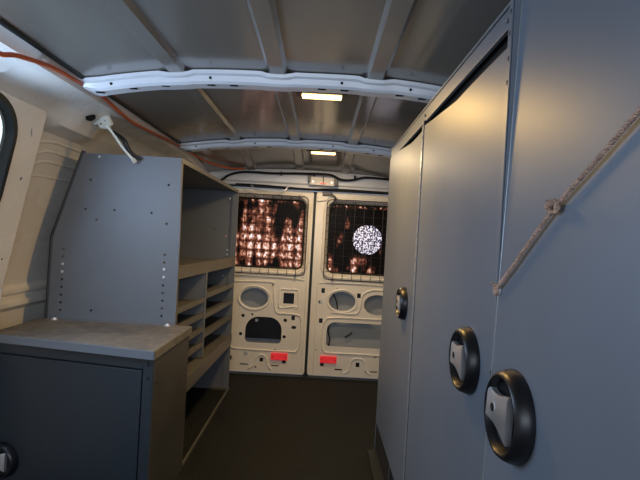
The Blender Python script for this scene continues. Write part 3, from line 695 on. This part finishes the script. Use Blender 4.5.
q = plate([(1.60,.0),(1.625,.0),(1.625,.13),(1.60,.13)], [circ(1.612,.012+.014*k,.004,8) for k in range(8)], .002, lambda a,b,t:(XL+.003+t,a,b)); q.build('perforated_leg', M['dsteel'], lk)
MB().box(XL-.001,XL+.030,ya-.0012,ya,.03,H+.39).build('post_return', M['locker'], lk)
post(yb-.008, yb, lk, .0, H+.355, [H-.5-.03*k for k in range(12)])
def ldoor(y0, y1, prof, par, th=.002, bottom=.05, xo=0., mat='locker', notch=None):
    pts = []
    low = [(y1,bottom),(y0,bottom)] if not notch else notch+[(y0,bottom)]
    ring = [(y, z) for y, z in prof] + low
    a = plate(ring, [], th, lambda a,b,t:(XL+xo+t - .006*max(0, math.sin(math.pi*(a-y0)/(y1-y0)))*max(0,(b-H-.15)/.2), a, b))
    return a
# middle door
mid = ldoor(ya+.015, ys_-.013, [(ya+.015,H+.322),(ya+.05,H+.321),(.84,H+.319),(.93,H+.316),(1.00,H+.3135),(1.03,H+.315),(1.12,H+.322),(1.22,H+.330),(1.29,H+.337),(ys_-.013,H+.342)], lk)
dm = mid.build('door', M['locker'], lk, solid=0); dm['label'] = 'middle locker door, top edge sprung away from the rail'
far = ldoor(ys_+.005, yb-.008, [(ys_+.005,H+.333),(1.41,H+.328),(1.50,H+.325),(1.56,H+.329),(1.70,H+.341),(1.83,H+.352),(yb-.008,H+.356)], lk, bottom=.135)
df = far.build('door', M['locker'], lk); df['label'] = 'far locker door above the dark toe space'
# black sheet standing in for the unlit inside of the locker
q = MB(); q.box(XL+.02,XL+.024,ya+.01,yb-.01,.03,H+.386); q.build('interior_shade_sheet', M['void'], lk)
for y, z in ((ys_+.010,H+.345),(ys_-.006,H+.372),(ya+.03,H+.370)):
    q = MB(); q.cyl((XL+.001,y,z),(-1,0,0),.004,.003,10); q.build('rivet', M['edge'], lk)
latch(dm, (XL-.001,.838,.703), (-1,0,0), .060)
latch(df, (XL-.001,1.475,.716), (-1,0,0), .053)

nk = thing('tool_locker', 'grey steel locker nearest the camera with a rope tied across its door', 'locker', (.57,.3,0))
XN = XL-.002
def lean(z): return .025*(z-.80)
q = MB(); q.box(XN-.001,XN+.001,-.12,ya-.002,.03,H+.425); dn_ = q.build('door', M['locker'], nk, bevel=.0008); dn_['label'] = 'near locker door'
q = MB(); q.box(XN-.0018,XN+.006,ya-.004,ya+.0005,.03,H+.425); q.build('door_edge', M['edge'], nk, bevel=.0005)
q = MB(); q.box(XN+.012,.70,-.13,ya-.008,.03,H+.40); q.build('cabinet_body', M['dsteel'], nk)
latch(dn_, (XN-.001,.628,.682), (-1,0,0), .062)
for y, z, r in ((.50,H+.21,.0016),(.47,H+.16,.0018),(.60,H-.13,.0022),(.55,H+.30,.0016)):
    pass
bt = MB(); bt.lathe((XN-.0015,.7165,H-.066),(-1,0,0),[(.0085,0),(.0085,.001),(.006,.002),(.0055,.004),(.003,.006),(0,.0065)],20)
bt.build('eye_bolt', M['bolt'], nk, smooth=True)
# rope: three strand twist
def strand_path(pts, rad, pitch, phase):
    out = []; L = 0; prev = None
    for i, p in enumerate(pts):
        if prev is not None: L += (p-prev).length
        t = (pts[min(i+1,len(pts)-1)]-pts[max(i-1,0)]).normalized(); u = Vector((1,0,0)); u = (u-t*u.dot(t)).normalized(); w = t.cross(u)
        a = 2*math.pi*L/pitch + phase; out.append(p + (u*math.cos(a)+w*math.sin(a))*rad); prev = p
    return out
rp = smooth_pts([(XN-.007,.7155,H-.065),(XN-.007,.67,H-.033),(XN-.007,.61,H+.012),(XN-.007,.552,H+.053),(XN-.007,.475,H+.097),(XN-.007,.41,H+.135),(XN-.006,.30,H+.205),(XN-.005,.18,H+.28)], 40)
rt = thing('rope', 'thin tan rope with a knot, stretched diagonally over the near locker door', 'rope', (XN-.01,.5,H-.06))
q = MB()
for k in range(3): q.tube(strand_path(rp, .0014, .012, 2*math.pi*k/3), .00165, 6)
q.build('cord', M['rope'], rt, smooth=True)
q = MB(); kc = Vector((XN-.010,.554,H+.053))
for k, (ax, sc) in enumerate((((1,.3,.2),1.),((.4,1,.2),.85),((.2,.4,1),.9))):
    d = Vector(ax).normalized(); u = d.orthogonal().normalized(); w = d.cross(u)
    ring = [kc + (u*math.cos(t)+w*math.sin(t))*.0072*sc + d*.0015*math.sin(2*t) for t in [2*math.pi*i/24 for i in range(24)]]
    q.tube(ring, .0028, 7, closed=True)
q.tube(smooth_pts([kc, kc+Vector((-.003,.006,.002)), kc+Vector((-.002,.011,.006)), kc+Vector((0,.013,.008))],5), .0018, 6)
q.tube(smooth_pts([kc, kc+Vector((-.003,.006,-.004)), kc+Vector((-.002,.010,-.002))],5), .0018, 6)
q.build('knot', M['rope'], rt, smooth=True)
q = MB(); 
for k in range(2):
    cc = Vector((XN-.006,.717,H-.065)); q.tube([cc+Vector((-.001*k,math.cos(t)*.007,math.sin(t)*.007)) for t in [2*math.pi*i/20 for i in range(20)]], .0017, 6, closed=True)
q.tube(smooth_pts([(XN-.006,.722,H-.060),(XN-.010,.728,H-.056),(XN-.008,.732,H-.058)],4), .0015, 6)
q.build('loop', M['rope'], rt, smooth=True)

# the near locker leans out very slightly towards the top
def lean_all(o):
    for ch in o.children:
        if ch.type == 'MESH':
            wz = world(ch)
            for v in ch.data.vertices: v.co.x += lean(v.co.z + wz.z)
        lean_all(ch)
lean_all(nk); lean_all(rt)

# ------------------------------------------------------------------ LIGHT
w = bpy.data.worlds.new('World'); bpy.context.scene.world = w; w.use_nodes = True
bg = w.node_tree.nodes['Background']; bg.inputs[0].default_value = (.62,.75,1,1); bg.inputs[1].default_value = .35
lamp('windscreen_daylight', (-.1,-1.45,1.08), (math.radians(88),0,0), 1.5, .55, 13, (.76,.86,1))
lamp('left_wall_fill_light', (.72,-1.0,1.22), (Vector((-1.0,1.35,1.12))-Vector((.72,-1.0,1.22))).to_track_quat('-Z','Y').to_euler(), .7, .45, 13, (.93,.95,1))  # unseen fill lamp added to brighten the left wall
lamp('side_window_daylight', (-.955,1.0,H+.17), (0,math.radians(-78),0), .26, .62, 5.5, (.46,.67,1))

# ------------------------------------------------------------------ CAMERA
cam = bpy.data.cameras.new('camera'); cam.sensor_width = 36; cam.lens = 36*460/640; cam.clip_start = .02
co = bpy.data.objects.new('camera', cam); C.objects.link(co)
co.location = (0,0,H)
co.rotation_euler = (Matrix.Rotation(math.radians(90-.25), 3, 'X') @ Matrix.Rotation(.055, 3, 'Z')).to_euler()
bpy.context.scene.camera = co
vs = bpy.context.scene.view_settings; vs.view_transform = 'Standard'; vs.look = 'None'; vs.exposure = .2
